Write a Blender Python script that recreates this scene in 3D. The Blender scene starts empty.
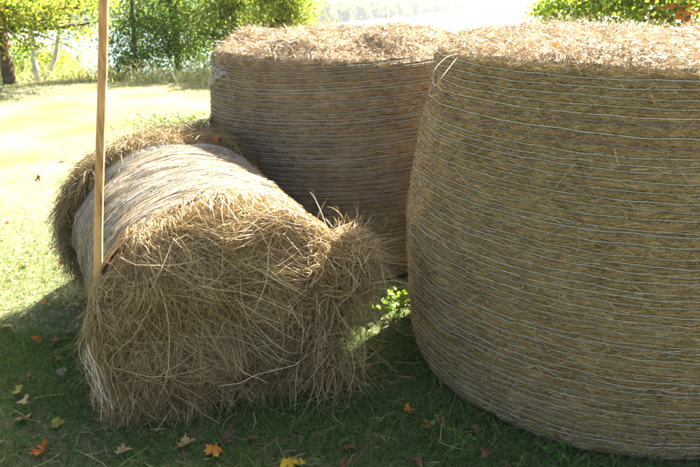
import bpy, math, random
import numpy as np
from mathutils import Vector, Matrix

# ------------------------------------------------------------------ camera, sky, sun, exposure
sc = bpy.context.scene
CAM = (0.0, 0.0, 1.45)
PITCH = math.radians(20.0)
FPX = 690.0
cam = bpy.data.cameras.new('camera')
cam.sensor_width = 36.0
cam.lens = 36.0 * FPX / 700.0
cam.clip_start = 0.05
cam.clip_end = 8000.0
cam_o = bpy.data.objects.new('camera', cam)
sc.collection.objects.link(cam_o)
cam_o.location = CAM
cam_o.rotation_euler = (math.pi / 2 - PITCH, 0, 0)
sc.camera = cam_o
cam.dof.use_dof = True
cam.dof.focus_distance = 2.35
cam.dof.aperture_fstop = 7.0

SUN_EL = math.radians(40.0)
SUN_AZ = math.radians(35.0)          # clockwise from +Y
world = bpy.data.worlds.new('World')
sc.world = world
world.use_nodes = True
wn = world.node_tree.nodes
sky = wn.new('ShaderNodeTexSky')
sky.sky_type = 'NISHITA'
sky.sun_disc = False
sky.sun_elevation = SUN_EL
sky.sun_rotation = SUN_AZ
sky.air_density = 0.8
sky.dust_density = 5.0
sky.ozone_density = 0.6
world.node_tree.links.new(sky.outputs[0], wn['Background'].inputs[0])
wn['Background'].inputs[1].default_value = 0.055

sun = bpy.data.lights.new('sun', 'SUN')
sun.energy = 5.0
sun.angle = math.radians(0.55)
sun.color = (1.0, 0.95, 0.87)
sun_o = bpy.data.objects.new('sun', sun)
sc.collection.objects.link(sun_o)
sdir = Vector((math.sin(SUN_AZ) * math.cos(SUN_EL), math.cos(SUN_AZ) * math.cos(SUN_EL), math.sin(SUN_EL)))
sun_o.rotation_euler = sdir.to_track_quat('Z', 'Y').to_euler()
sun_o.location = (6, 8, 9)

sc.view_settings.view_transform = 'Standard'
sc.view_settings.look = 'None'
sc.view_settings.gamma = 1.0
sc.view_settings.use_curve_mapping = False
sc.view_settings.exposure = 3.4

sc.render.engine = 'CYCLES'
sc.cycles.max_bounces = 7
sc.cycles.diffuse_bounces = 4
sc.cycles.glossy_bounces = 2
sc.cycles.transmission_bounces = 4
sc.cycles.volume_bounces = 0
sc.cycles.use_denoising = True
sc.cycles.sample_clamp_indirect = 6.0

R = np.random.default_rng(7)
random.seed(7)
C = sc.collection


def ray(u, v):
    """direction of the view ray through a photograph pixel (700 x 467)"""
    a, b = (u - 350) / FPX, (v - 233.5) / FPX
    return np.array([a, math.cos(PITCH) - b * math.sin(PITCH), -(math.sin(PITCH) + b * math.cos(PITCH))])


def on_ground(u, v, z=0.0):
    d = ray(u, v)
    return np.array(CAM) + d * ((CAM[2] - z) / -d[2])


def at_depth(u, v, y):
    d = ray(u, v)
    return np.array(CAM) + d * (y / d[1])


# ------------------------------------------------------------------ helpers
def empty(name, loc=(0, 0, 0)):
    o = bpy.data.objects.new(name, None)
    C.objects.link(o)
    o.location = loc
    o.empty_display_size = 0.1
    return o


def tag(o, label=None, cat=None, group=None, kind=None):
    if label: o['label'] = label
    if cat: o['category'] = cat
    if group: o['group'] = group
    if kind: o['kind'] = kind
    return o


def np_mesh(name, V, F, cols=None, uvw=None, smooth=True):
    """V (n,3); F (m,k) faces with k corners; cols (n,3) colour per vertex; uvw (n,3) surface coordinates"""
    V = np.ascontiguousarray(V, np.float32)
    F = np.ascontiguousarray(F, np.int32)
    me = bpy.data.meshes.new(name)
    me.vertices.add(len(V))
    me.vertices.foreach_set('co', V.ravel())
    m, k = F.shape
    me.loops.add(m * k)
    me.loops.foreach_set('vertex_index', F.ravel())
    me.polygons.add(m)
    me.polygons.foreach_set('loop_start', np.arange(0, m * k, k, dtype=np.int32))
    me.polygons.foreach_set('use_smooth', np.full(m, smooth))
    if cols is not None:
        at = me.attributes.new('Col', 'FLOAT_COLOR', 'POINT')
        c4 = np.ones((len(V), 4), np.float32)
        c4[:, :3] = cols
        at.data.foreach_set('color', c4.ravel())
    if uvw is not None:
        at = me.attributes.new('uvw', 'FLOAT_VECTOR', 'POINT')
        at.data.foreach_set('vector', np.ascontiguousarray(uvw, np.float32).ravel())
    me.update(calc_edges=True)
    return me


def link(name, me, mat, parent=None):
    o = bpy.data.objects.new(name, me)
    C.objects.link(o)
    if mat is not None and len(me.materials) == 0:
        me.materials.append(mat)
    if parent is not None:
        o.parent = parent
        o.matrix_parent_inverse = Matrix.Translation(parent.location).inverted()
    return o


def unit(a):
    return a / np.maximum(np.linalg.norm(a, axis=-1, keepdims=True), 1e-9)


def ribbon_data(P, width, col, taper=True, crease=True):
    """P (N,K,3) centre lines -> thin folded blades: (V, F, cols)"""
    N, K, _ = P.shape
    T = unit(np.gradient(P, axis=1))
    rnd = unit(R.normal(size=(N, 1, 3)))
    Wd = unit(np.cross(T, rnd))
    w = np.broadcast_to(np.asarray(width, float).reshape(-1, 1), (N, K)).copy()
    if taper:
        t = np.linspace(0, 1, K)
        w = w * (1.0 - 0.75 * t ** 3)[None, :]
    L = P - Wd * w[..., None] * .5
    Rr = P + Wd * w[..., None] * .5
    V = np.stack([L, Rr], 2).reshape(-1, 3)
    base = (np.arange(N)[:, None] * K + np.arange(K - 1)[None, :]) * 2
    F = np.stack([base, base + 1, base + 3, base + 2], -1).reshape(-1, 4)
    cols = np.repeat(col, K * 2, axis=0)
    return V, F, cols


def tube_data(P, rad, col=None, sides=3, closed=False, flat=1.0, axis=None):
    """P (N,K,3) centre lines -> tubes"""
    N, K, _ = P.shape
    if closed:
        T = unit(np.roll(P, -1, 1) - np.roll(P, 1, 1))
    else:
        T = unit(np.gradient(P, axis=1))
    vert = np.abs(unit(P[:, -1] - P[:, 0])[:, None, 2:3]) > .85          # one reference per strand, so tubes never twist
    ref = np.where(vert, np.array([1.0, .2, 0]), np.array([.05, .08, 1.0])) if axis is None else np.asarray(axis, float)
    ref = np.broadcast_to(ref, T.shape)
    A = unit(np.cross(T, ref))
    B = np.cross(T, A)
    rad = np.asarray(rad, float)
    if rad.ndim == 1:
        rad = np.broadcast_to(rad[:, None], (N, K))
    an = np.arange(sides) * 2 * math.pi / sides
    V = P[:, :, None, :] + rad[:, :, None, None] * (np.cos(an)[None, None, :, None] * A[:, :, None, :] * flat
                                                   + np.sin(an)[None, None, :, None] * B[:, :, None, :])
    V = V.reshape(-1, 3)
    kk = np.arange(K if closed else K - 1)
    k2 = (kk + 1) % K
    s = np.arange(sides); s2 = (s + 1) % sides
    b = (np.arange(N) * K * sides)[:, None, None]
    i00 = b + (kk * sides)[None, :, None] + s[None, None, :]
    i01 = b + (kk * sides)[None, :, None] + s2[None, None, :]
    i10 = b + (k2 * sides)[None, :, None] + s[None, None, :]
    i11 = b + (k2 * sides)[None, :, None] + s2[None, None, :]
    F = np.stack([i00, i01, i11, i10], -1).reshape(-1, 4)
    cols = None if col is None else np.repeat(col, K * sides, axis=0)
    return V, F, cols


def merge(parts):
    Vs, Fs, Cs, off = [], [], [], 0
    for V, F, c in parts:
        Vs.append(V); Fs.append(F + off); Cs.append(c); off += len(V)
    return np.concatenate(Vs), np.concatenate(Fs), np.concatenate(Cs)


def grow(P0, D0, length, K=6, gravity=0.0, curl=0.25, floor=0.006, bend=None):
    """integrate strands: start points, start directions, lengths -> (N,K,3)"""
    N = len(P0)
    P = np.zeros((N, K, 3)); P[:, 0] = P0
    d = unit(np.asarray(D0, float))
    step = (np.asarray(length) / (K - 1)).reshape(-1, 1)
    cv = R.normal(size=(N, 3)) * curl
    g = np.asarray(gravity, float).reshape(-1, 1) if np.ndim(gravity) else gravity
    for k in range(1, K):
        d = d + cv / (K - 1) * 2 + R.normal(size=(N, 3)) * curl * .25
        d = d + np.array([0, 0, -1.0]) * g / (K - 1) * 2
        d = unit(d)
        q = P[:, k - 1] + d * step
        low = q[:, 2] < floor
        q[low, 2] = floor + R.random(low.sum()) * .01
        P[:, k] = q
    return P


def palette(n, cols, weights=None, var=.16):
    cols = np.array(cols)
    i = R.choice(len(cols), n, p=weights)
    c = cols[i] * np.exp(R.normal(size=(n, 1)) * var)
    return np.clip(c, 0, 1)


def vnoise(p, seed=0):
    """cheap smooth value noise in 3D for displacement, in [-1,1]"""
    p = np.asarray(p, float)
    i = np.floor(p).astype(np.int64); f = p - i
    f = f * f * (3 - 2 * f)
    def h(a, b, c):
        n = (a * 374761393 + b * 668265263 + c * 2147483647 + seed * 974711) & 0xffffffff
        n = ((n ^ (n >> 13)) * 1274126177) & 0xffffffff
        return ((n ^ (n >> 16)) & 0xffff) / 32767.5 - 1
    r = 0
    for dx in (0, 1):
        for dy in (0, 1):
            for dz in (0, 1):
                w = (f[..., 0] if dx else 1 - f[..., 0]) * (f[..., 1] if dy else 1 - f[..., 1]) * (f[..., 2] if dz else 1 - f[..., 2])
                r = r + w * h(i[..., 0] + dx, i[..., 1] + dy, i[..., 2] + dz)
    return r


# ------------------------------------------------------------------ materials
def mat_new(name):
    m = bpy.data.materials.new(name)
    m.use_nodes = True
    nt = m.node_tree
    nt.nodes.clear()
    out = nt.nodes.new('ShaderNodeOutputMaterial')
    return m, nt, out


def node(nt, t, **kw):
    n = nt.nodes.new(t)
    for k, v in kw.items():
        if k.startswith('i_'):
            key = k[2:]
            n.inputs[int(key) if key.isdigit() else key.replace('_', ' ')].default_value = v
        else:
            setattr(n, k, v)
    return n


def ramp(nt, stops):
    r = nt.nodes.new('ShaderNodeValToRGB')
    e = r.color_ramp.elements
    e[0].position, e[0].color = stops[0][0], (*stops[0][1], 1)
    e[1].position, e[1].color = stops[-1][0], (*stops[-1][1], 1)
    for p, c in stops[1:-1]:
        x = e.new(p); x.color = (*c, 1)
    return r


def mat_attr(name, rough=.75, transl=0.0, spec=.25, tint=(1, 1, 1), transl_tint=(1, 1, 1)):
    """colour taken from the vertex colour of each strand / leaf, with optional translucency"""
    m, nt, out = mat_new(name)
    at = node(nt, 'ShaderNodeAttribute', attribute_name='Col')
    mx = node(nt, 'ShaderNodeMix', data_type='RGBA', blend_type='MULTIPLY')
    mx.inputs[0].default_value = 1.0
    mx.inputs[7].default_value = (*tint, 1)
    nt.links.new(at.outputs[0], mx.inputs[6])
    pb = node(nt, 'ShaderNodeBsdfPrincipled', i_Roughness=rough)
    pb.inputs['Specular IOR Level'].default_value = spec
    nt.links.new(mx.outputs[2], pb.inputs['Base Color'])
    last = pb.outputs[0]
    if transl > 0:
        tr = node(nt, 'ShaderNodeBsdfTranslucent')
        m2 = node(nt, 'ShaderNodeMix', data_type='RGBA', blend_type='MULTIPLY')
        m2.inputs[0].default_value = 1.0
        m2.inputs[7].default_value = (*transl_tint, 1)
        nt.links.new(at.outputs[0], m2.inputs[6])
        nt.links.new(m2.outputs[2], tr.inputs[0])
        ms = node(nt, 'ShaderNodeMixShader')
        ms.inputs[0].default_value = transl
        nt.links.new(pb.outputs[0], ms.inputs[1])
        nt.links.new(tr.outputs[0], ms.inputs[2])
        last = ms.outputs[0]
    nt.links.new(last, out.inputs[0])
    return m


def mat_hay_body(name, dark, mid, light, scale=(60, 60, 60), bump=.6, streak=None):
    """compressed hay: stretched fibre noise in two directions over blotches"""
    m, nt, out = mat_new(name)
    at = node(nt, 'ShaderNodeAttribute', attribute_name='uvw')
    vals = []
    for rot, sc_ in ((.25, (14, 150, 30)), (-.35, (18, 130, 30)), (1.2, (20, 120, 30))):
        mp = node(nt, 'ShaderNodeMapping')
        mp.inputs['Rotation'].default_value = (0, 0, rot)
        mp.inputs['Scale'].default_value = sc_
        nt.links.new(at.outputs['Vector'], mp.inputs[0])
        nz = node(nt, 'ShaderNodeTexNoise', i_Scale=1.0, i_Detail=3.0, i_Roughness=.65)
        nt.links.new(mp.outputs[0], nz.inputs['Vector'])
        vals.append(nz.outputs[0])
    mx1 = node(nt, 'ShaderNodeMath', operation='MAXIMUM')
    nt.links.new(vals[0], mx1.inputs[0]); nt.links.new(vals[1], mx1.inputs[1])
    mx2 = node(nt, 'ShaderNodeMath', operation='ADD')
    hal = node(nt, 'ShaderNodeMath', operation='MULTIPLY'); hal.inputs[1].default_value = .35
    nt.links.new(vals[2], hal.inputs[0])
    nt.links.new(mx1.outputs[0], mx2.inputs[0]); nt.links.new(hal.outputs[0], mx2.inputs[1])
    big = node(nt, 'ShaderNodeTexNoise', i_Scale=9.0, i_Detail=4.0)
    nt.links.new(at.outputs['Vector'], big.inputs['Vector'])
    b2 = node(nt, 'ShaderNodeMath', operation='MULTIPLY_ADD')
    b2.inputs[1].default_value = .55; b2.inputs[2].default_value = -.28
    nt.links.new(big.outputs[0], b2.inputs[0])
    tot = node(nt, 'ShaderNodeMath', operation='ADD')
    nt.links.new(mx2.outputs[0], tot.inputs[0]); nt.links.new(b2.outputs[0], tot.inputs[1])
    rp = ramp(nt, [(.50, dark), (.74, mid), (.98, light)])
    nt.links.new(tot.outputs[0], rp.inputs[0])
    pb = node(nt, 'ShaderNodeBsdfPrincipled', i_Roughness=.85)
    pb.inputs['Specular IOR Level'].default_value = .15
    col = rp.outputs[0]
    if streak is not None:
        mp = node(nt, 'ShaderNodeMapping'); mp.inputs['Scale'].default_value = streak[0]
        nt.links.new(at.outputs['Vector'], mp.inputs[0])
        nz = node(nt, 'ShaderNodeTexNoise', i_Scale=1.0, i_Detail=5.0, i_Roughness=.7)
        nt.links.new(mp.outputs[0], nz.inputs['Vector'])
        r2 = ramp(nt, [(.40, (0, 0, 0)), (.62, (1, 1, 1))])
        nt.links.new(nz.outputs[0], r2.inputs[0])
        mm = node(nt, 'ShaderNodeMix', data_type='RGBA')
        nt.links.new(r2.outputs[0], mm.inputs[0])
        nt.links.new(col, mm.inputs[6])
        mm.inputs[7].default_value = (*streak[1], 1)
        col = mm.outputs[2]
    nt.links.new(col, pb.inputs['Base Color'])
    bp = node(nt, 'ShaderNodeBump', i_Strength=bump, i_Distance=.012)
    nt.links.new(tot.outputs[0], bp.inputs['Height'])
    nt.links.new(bp.outputs[0], pb.inputs['Normal'])
    nt.links.new(pb.outputs[0], out.inputs[0])
    return m


def mat_plain(name, col, rough=.6, spec=.3, noise=None, bump=0.0, bscale=40):
    m, nt, out = mat_new(name)
    pb = node(nt, 'ShaderNodeBsdfPrincipled', i_Roughness=rough)
    pb.inputs['Specular IOR Level'].default_value = spec
    pb.inputs['Base Color'].default_value = (*col, 1)
    if noise:
        tc = node(nt, 'ShaderNodeTexCoord')
        nz = node(nt, 'ShaderNodeTexNoise', i_Scale=noise[0], i_Detail=5.0)
        nt.links.new(tc.outputs['Object'], nz.inputs['Vector'])
        rp = ramp(nt, [(.35, col), (.65, noise[1])])
        nt.links.new(nz.outputs[0], rp.inputs[0])
        nt.links.new(rp.outputs[0], pb.inputs['Base Color'])
        if bump:
            n2 = node(nt, 'ShaderNodeTexNoise', i_Scale=bscale, i_Detail=4.0)
            nt.links.new(tc.outputs['Object'], n2.inputs['Vector'])
            bp = node(nt, 'ShaderNodeBump', i_Strength=bump, i_Distance=.02)
            nt.links.new(n2.outputs[0], bp.inputs['Height'])
            nt.links.new(bp.outputs[0], pb.inputs['Normal'])
    nt.links.new(pb.outputs[0], out.inputs[0])
    return m


M = {}
M['straw'] = mat_attr('straw', rough=.6, transl=.10, spec=.3)
M['grass'] = mat_attr('grass_blade', rough=.55, transl=.35, spec=.25, transl_tint=(1.1, 1.25, .5))
M['leaf'] = mat_attr('tree_leaf', rough=.6, transl=.55, spec=.15, transl_tint=(1.4, 1.5, .7))
M['dry_leaf'] = mat_attr('fallen_leaf', rough=.6, transl=.3, spec=.25)
M['bark'] = mat_plain('bark', (.075, .05, .035), .9, .1, (9, (.16, .115, .08)), .9, 30)
M['birch'] = mat_plain('birch_bark', (.62, .6, .55), .7, .2, (14, (.4, .37, .33)), .3, 30)
M['net'] = mat_attr('net_strand', rough=.38, transl=.25, spec=.5)
M['hay_right'] = mat_hay_body('pressed_hay_olive', (.06, .041, .015), (.24, .168, .066), (.45, .335, .145))
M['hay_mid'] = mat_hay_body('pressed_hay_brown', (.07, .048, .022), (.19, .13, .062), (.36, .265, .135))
M['hay_left'] = mat_hay_body('loose_hay_core', (.04, .026, .01), (.12, .08, .03), (.24, .165, .068))  # darkened hay: shade of the gaps between strands is put into the colour
M['hay_net'] = mat_hay_body('hay_under_net', (.08, .055, .03), (.19, .135, .075), (.34, .26, .16),
                            streak=((4, 230, 1), (.38, .34, .26)))

# ground: grass-stained soil
m, nt, out = mat_new('lawn_soil')
geo = node(nt, 'ShaderNodeNewGeometry')
n1 = node(nt, 'ShaderNodeTexNoise', i_Scale=1.3, i_Detail=5.0)
n2 = node(nt, 'ShaderNodeTexNoise', i_Scale=60.0, i_Detail=4.0, i_Roughness=.7)
nt.links.new(geo.outputs['Position'], n1.inputs['Vector']); nt.links.new(geo.outputs['Position'], n2.inputs['Vector'])
r1 = ramp(nt, [(.36, (.14, .145, .055)), (.64, (.28, .25, .14))])
r2 = ramp(nt, [(.3, (.35, .35, .35)), (.7, (1, 1, 1))])
nt.links.new(n1.outputs[0], r1.inputs[0]); nt.links.new(n2.outputs[0], r2.inputs[0])
mx = node(nt, 'ShaderNodeMix', data_type='RGBA', blend_type='MULTIPLY'); mx.inputs[0].default_value = 1
nt.links.new(r1.outputs[0], mx.inputs[6]); nt.links.new(r2.outputs[0], mx.inputs[7])
pb = node(nt, 'ShaderNodeBsdfPrincipled', i_Roughness=.95)
pb.inputs['Specular IOR Level'].default_value = .1
nt.links.new(mx.outputs[2], pb.inputs['Base Color'])
bp = node(nt, 'ShaderNodeBump', i_Strength=.8, i_Distance=.03)
nt.links.new(n2.outputs[0], bp.inputs['Height']); nt.links.new(bp.outputs[0], pb.inputs['Normal'])
nt.links.new(pb.outputs[0], out.inputs[0])
M['soil'] = m

# water
m, nt, out = mat_new('lake_water')
geo = node(nt, 'ShaderNodeNewGeometry')
nz = node(nt, 'ShaderNodeTexNoise', i_Scale=.8, i_Detail=4.0)
mp = node(nt, 'ShaderNodeMapping'); mp.inputs['Scale'].default_value = (.35, 1, 1)
nt.links.new(geo.outputs['Position'], mp.inputs[0]); nt.links.new(mp.outputs[0], nz.inputs['Vector'])
pb = node(nt, 'ShaderNodeBsdfPrincipled', i_Roughness=.12)
pb.inputs['Base Color'].default_value = (.05, .10, .12, 1)
pb.inputs['IOR'].default_value = 1.33
bp = node(nt, 'ShaderNodeBump', i_Strength=.5, i_Distance=.4)
nt.links.new(nz.outputs[0], bp.inputs['Height']); nt.links.new(bp.outputs[0], pb.inputs['Normal'])
nt.links.new(pb.outputs[0], out.inputs[0])
M['water'] = m

# pole wood
m, nt, out = mat_new('pole_wood')
tc = node(nt, 'ShaderNodeTexCoord')
mp = node(nt, 'ShaderNodeMapping'); mp.inputs['Scale'].default_value = (70, 70, 3.0)
nt.links.new(tc.outputs['Object'], mp.inputs[0])
nz = node(nt, 'ShaderNodeTexNoise', i_Scale=1.0, i_Detail=6.0, i_Roughness=.6)
nt.links.new(mp.outputs[0], nz.inputs['Vector'])
rp = ramp(nt, [(.3, (.22, .11, .035)), (.5, (.45, .26, .10)), (.72, (.56, .36, .16))])
nt.links.new(nz.outputs[0], rp.inputs[0])
vo = node(nt, 'ShaderNodeTexNoise', i_Scale=5.0, i_Detail=3.0)
nt.links.new(tc.outputs['Object'], vo.inputs['Vector'])
r3 = ramp(nt, [(.35, (.62, .58, .52)), (.6, (1, 1, 1))])
nt.links.new(vo.outputs[0], r3.inputs[0])
mx = node(nt, 'ShaderNodeMix', data_type='RGBA', blend_type='MULTIPLY'); mx.inputs[0].default_value = 1
nt.links.new(rp.outputs[0], mx.inputs[6]); nt.links.new(r3.outputs[0], mx.inputs[7])
pb = node(nt, 'ShaderNodeBsdfPrincipled', i_Roughness=.6)
nt.links.new(mx.outputs[2], pb.inputs['Base Color'])
bp = node(nt, 'ShaderNodeBump', i_Strength=.35, i_Distance=.004)
nt.links.new(nz.outputs[0], bp.inputs['Height']); nt.links.new(bp.outputs[0], pb.inputs['Normal'])
nt.links.new(pb.outputs[0], out.inputs[0])
M['wood'] = m

HAY_COLS = [(.36, .255, .115), (.26, .175, .074), (.47, .355, .18), (.16, .105, .045), (.27, .215, .085)]
HAY_W = [.29, .30, .11, .21, .09]
OLIVE_COLS = [(.34, .245, .10), (.255, .18, .068), (.43, .325, .145), (.16, .11, .043), (.245, .195, .075)]
TAN_COLS = [(.36, .265, .15), (.28, .195, .10), (.46, .36, .22), (.19, .13, .07)]

# ------------------------------------------------------------------ terrain, lake
LAKE_Z = -30.0


def shore_y(x):
    return np.where(x > -17, 560 + 1.70 * (x + 17), 560 + .25 * (x + 17))


def ground_z(x, y):
    x = np.asarray(x, float); y = np.asarray(y, float)
    edge = 10.8 + .5 * np.sin(x * .35)
    t = np.clip(y - edge, 0, None)
    z = -np.where(t < 4, .035 * t ** 2, .56 + .28 * (t - 4))
    z = np.maximum(z, LAKE_Z - 4)
    s = y - shore_y(x)
    far = LAKE_Z - 4 + np.clip(s * .1 + 4, 0, 8)
    z = np.where(s > -60, np.maximum(far, LAKE_Z - 4), z)
    near = np.clip((14 - np.hypot(x, y - 5)) / 8, 0, 1)
    und = .05 * np.sin(x * .7 + 1) * np.sin(y * .55) * np.clip((y - 4.6) / 3, 0, 1)
    return z + und * near


def spread(lo, hi, n_near, near, n_far):
    a = np.linspace(-near, near, n_near)
    f = np.geomspace(near, hi, n_far)[1:]
    b = -np.geomspace(near, -lo, n_far)[1:][::-1]
    return np.concatenate([b, a, f])


gx = spread(-1900, 1900, 90, 14, 40)
gy = np.concatenate([-np.geomspace(3, 60, 10)[::-1], np.linspace(-2.5, 20, 90), np.geomspace(20.5, 2400, 110)])
X, Y = np.meshgrid(gx, gy)
V = np.stack([X, Y, ground_z(X, Y)], -1).reshape(-1, 3)
ny, nx = X.shape
ii = (np.arange(ny - 1)[:, None] * nx + np.arange(nx - 1)[None, :]).ravel()
F = np.stack([ii, ii + 1, ii + nx + 1, ii + nx], -1)
ground = link('ground', np_mesh('ground', V, F), M['soil'])
tag(ground, 'mown lawn sloping away towards the lake', kind='structure')

V = np.array([[-1900, 60, LAKE_Z], [1900, 60, LAKE_Z], [1900, 2400, LAKE_Z], [-1900, 2400, LAKE_Z]])
lake = link('lake', np_mesh('lake', V, np.array([[0, 1, 2, 3]])), M['water'])
tag(lake, 'bright pale lake below the lawn', kind='structure')

# far wooded shore
N = 2600
fx = R.uniform(-330, 620, N)
fs = 10 + R.random(N) ** 1.6 * 240
fy = shore_y(fx) + fs
fz = ground_z(fx, fy)
hts = R.uniform(7, 14, N)
n_l = 34
ctr = np.stack([fx, fy, fz + hts * .55], -1)
d = unit(R.normal(size=(N, n_l, 3))) * (R.random((N, n_l, 1)) ** .4)
sz = np.stack([hts * .32, hts * .32, hts * .5], -1)[:, None, :]
lc = (ctr[:, None, :] + d * sz).reshape(-1, 3)
q = R.normal(size=(len(lc), 2, 3)) * 1.3
Vv = np.stack([lc + q[:, 0], lc + q[:, 1], lc - q[:, 0], lc - q[:, 1]], 1).reshape(-1, 3)
Ff = np.arange(len(Vv)).reshape(-1, 4)
tc_ = palette(N, [(.05, .09, .03), (.08, .11, .035), (.13, .11, .03), (.04, .075, .035)], var=.2)
far = link('far_wood', np_mesh('far_wood', Vv, Ff, np.repeat(tc_, n_l * 4, 0), smooth=False), M['leaf'])
tag(far, 'hazy wood along the far shore of the lake', 'wood', kind='stuff')

# ------------------------------------------------------------------ bales standing on end
def make_standing_bale(name, label, cx, cy, r, H, mat, n_net, tilt=(0, 0), net_tilt=0.0, cols=OLIVE_COLS, seed=1,
                       n_straw=26000, n_top=7000, top_lump=.05, net_col=(.54, .57, .49), z_sag=.045, purple=(),
                       extra_h=None, lift=0.0):
    rng = np.random.default_rng(seed)
    root = empty(name, (cx, cy, 0))
    tag(root, label, 'hay bale', 'hay bales')
    tx, ty = tilt

    def prof(z):                                      # radius along the height: sagging belly, rounded rims
        t = z / H
        rr = r * (1 - .05 * np.clip((t - .45) / .55, 0, 1) ** 1.6) + z_sag * np.sin(np.clip(t * 1.15, 0, 1) * math.pi) * .35
        rr = rr - .03 * np.clip((t - .96) / .04, 0, 1) ** 2 - .03 * np.clip((.06 - t) / .06, 0, 1) ** 2
        return rr

    # strand heights: uneven spacing, some nearly doubled
    zs = np.linspace(.015, H - .03, n_net) + rng.normal(size=n_net) * .0028
    zs = np.sort(zs)
    ph = rng.uniform(0, 6.28, (n_net, 3))

    def strand_z(i, th):
        return (zs[i] + .0022 * np.sin(th * 2 + ph[i, 0]) + .0016 * np.sin(th * 5 + ph[i, 1]) + .0011 * np.sin(th * 13 + ph[i, 2])
                + .003 * np.sin(th + ph[i, 0] * 2) + .002 * np.sin(th * 3 + zs[i] * 4) + .0008 * np.sin(th * 31 + ph[i, 1]) + net_tilt * r * np.cos(th))

    def groove(th, z):
        g = np.zeros(np.broadcast(th, z).shape)
        for i in range(n_net):
            dz = z - strand_z(i, th)
            g += np.exp(-(dz / .0055) ** 2)
        return np.minimum(g, 1.2)

    def lumps(th, z):
        p = np.stack(np.broadcast_arrays(np.cos(th) * r * 5, np.sin(th) * r * 5, z * 5), -1)
        return .009 * vnoise(p * .6, seed) + .006 * vnoise(p * 3.1, seed + 1) + .004 * vnoise(p * 8, seed + 2)

    def place(th, z, off):
        rr = prof(z) + lumps(th, z) - .009 * groove(th, z) + off
        x = rr * np.cos(th); y = rr * np.sin(th)
        return np.stack([cx + x + tx * z, cy + y + ty * z, z + np.zeros_like(x)], -1)

    # pressed body
    nth, nz = 400, 330
    th = np.linspace(0, 2 * math.pi, nth, endpoint=False)
    zz = np.linspace(0, H, nz)
    TH, ZZ = np.meshgrid(th, zz)
    V = place(TH, ZZ, 0.0).reshape(-1, 3)
    uvw = np.stack([TH * r, ZZ, 0 * ZZ], -1).reshape(-1, 3)
    a = np.arange(nz - 1)[:, None] * nth + np.arange(nth)[None, :]
    b = np.arange(nz - 1)[:, None] * nth + ((np.arange(nth) + 1) % nth)[None, :]
    F = np.stack([a, b, b + nth, a + nth], -1).reshape(-1, 4)
    link('pressed_hay', np_mesh('pressed_hay', V, F, uvw=uvw), mat, root)

    # lumpy top
    def top_h(x, y):
        rho = np.hypot(x, y) / (float(prof(np.array(H))) - .012)
        p = np.stack([x * 3.2, y * 3.2, 0 * x + seed], -1)
        h = top_lump * (.55 + .6 * vnoise(p, seed + 5) + .45 * vnoise(p * 2.7, seed + 6) + .25 * vnoise(p * 7, seed + 8)) * np.clip((1 - rho) / .16, 0, 1)
        if extra_h is not None:
            h = h + extra_h(x, y) * np.clip((1 - rho) / .28, 0, 1)
        return h
    nr = 40
    rr_ = np.linspace(0.02, 1, nr)
    TH, RR = np.meshgrid(th[::4], rr_)
    rim = prof(np.array(H)) + lumps(TH, np.full_like(TH, H))
    x = np.cos(TH) * RR * (rim + .002); y = np.sin(TH) * RR * (rim + .002)
    V = np.stack([cx + x + tx * H, cy + y + ty * H, H - .004 + top_h(x, y)], -1).reshape(-1, 3)
    nt4 = TH.shape[1]
    a = np.arange(nr - 1)[:, None] * nt4 + np.arange(nt4)[None, :]
    b = np.arange(nr - 1)[:, None] * nt4 + ((np.arange(nt4) + 1) % nt4)[None, :]
    F = np.concatenate([np.stack([a, b, b + nt4, a + nt4], -1).reshape(-1, 4)])
    link('top_hay', np_mesh('top_hay', V, F, uvw=np.stack([x, y, 0 * x], -1).reshape(-1, 3)), M['hay_net0'] if 'hay_net0' in M else mat, root)

    # straws pressed into the side, mostly wrapped round with the roll
    n = n_straw
    t0 = rng.uniform(0, 2 * math.pi, n)
    # the half turned to the picture gets most of them
    face = math.atan2(-cy, -cx)
    sel = rng.random(n) < .88
    t0[sel] = face + rng.normal(size=sel.sum()) * .75
    z0 = rng.uniform(.01, H - .01, n)
    ang = rng.normal(size=n) * .45
    wild = rng.random(n) < .16
    ang[wild] = rng.uniform(-1.5, 1.5, wild.sum())
    L = rng.uniform(.012, .05, n) * np.where(rng.random(n) < .05, 2.4, 1)
    K = 4
    s = np.linspace(-.5, .5, K)[None, :]
    bow = rng.normal(size=(n, 1)) * .12
    TH = t0[:, None] + (s * L[:, None] * np.cos(ang)[:, None]) / r
    ZZ = np.clip(z0[:, None] + s * L[:, None] * np.sin(ang)[:, None] + bow * L[:, None] * (s ** 2 - .1), .004, H - .003)
    off = rng.uniform(-.002, .005, (n, 1)) + .005 * (rng.random((n, 1)) < .15) + np.abs(s) * rng.uniform(-.01, .012, (n, 1))
    P = place(TH, ZZ, off)
    w = rng.uniform(.0008, .0016, n)
    c = palette(n, cols, None if len(cols) != 5 else HAY_W, .22)
    # lie flat against the side: width vector in the surface
    T = unit(np.gradient(P, axis=1))
    nrm = np.stack([np.cos(TH), np.sin(TH), 0 * TH], -1)
    W = unit(np.cross(T, nrm) + .5 * nrm * rng.normal(size=(n, 1, 1)))
    Lf = P - W * w[:, None, None] * .5; Rt = P + W * w[:, None, None] * .5
    V = np.stack([Lf, Rt], 2).reshape(-1, 3)
    base = (np.arange(n)[:, None] * K + np.arange(K - 1)[None, :]) * 2
    F = np.stack([base, base + 1, base + 3, base + 2], -1).reshape(-1, 4)
    tag(link('side_straw', np_mesh('side_straw', V, F, np.repeat(c, K * 2, 0)), M['straw'], root), kind='stuff')

    # loose hay on the top, some hanging over the rim
    n = n_top
    a0 = rng.uniform(0, 2 * math.pi, n); q = np.sqrt(rng.uniform(.0, 1.0, n)) * (float(prof(np.array(H))) - .03)
    x = np.cos(a0) * q; y = np.sin(a0) * q
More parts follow.
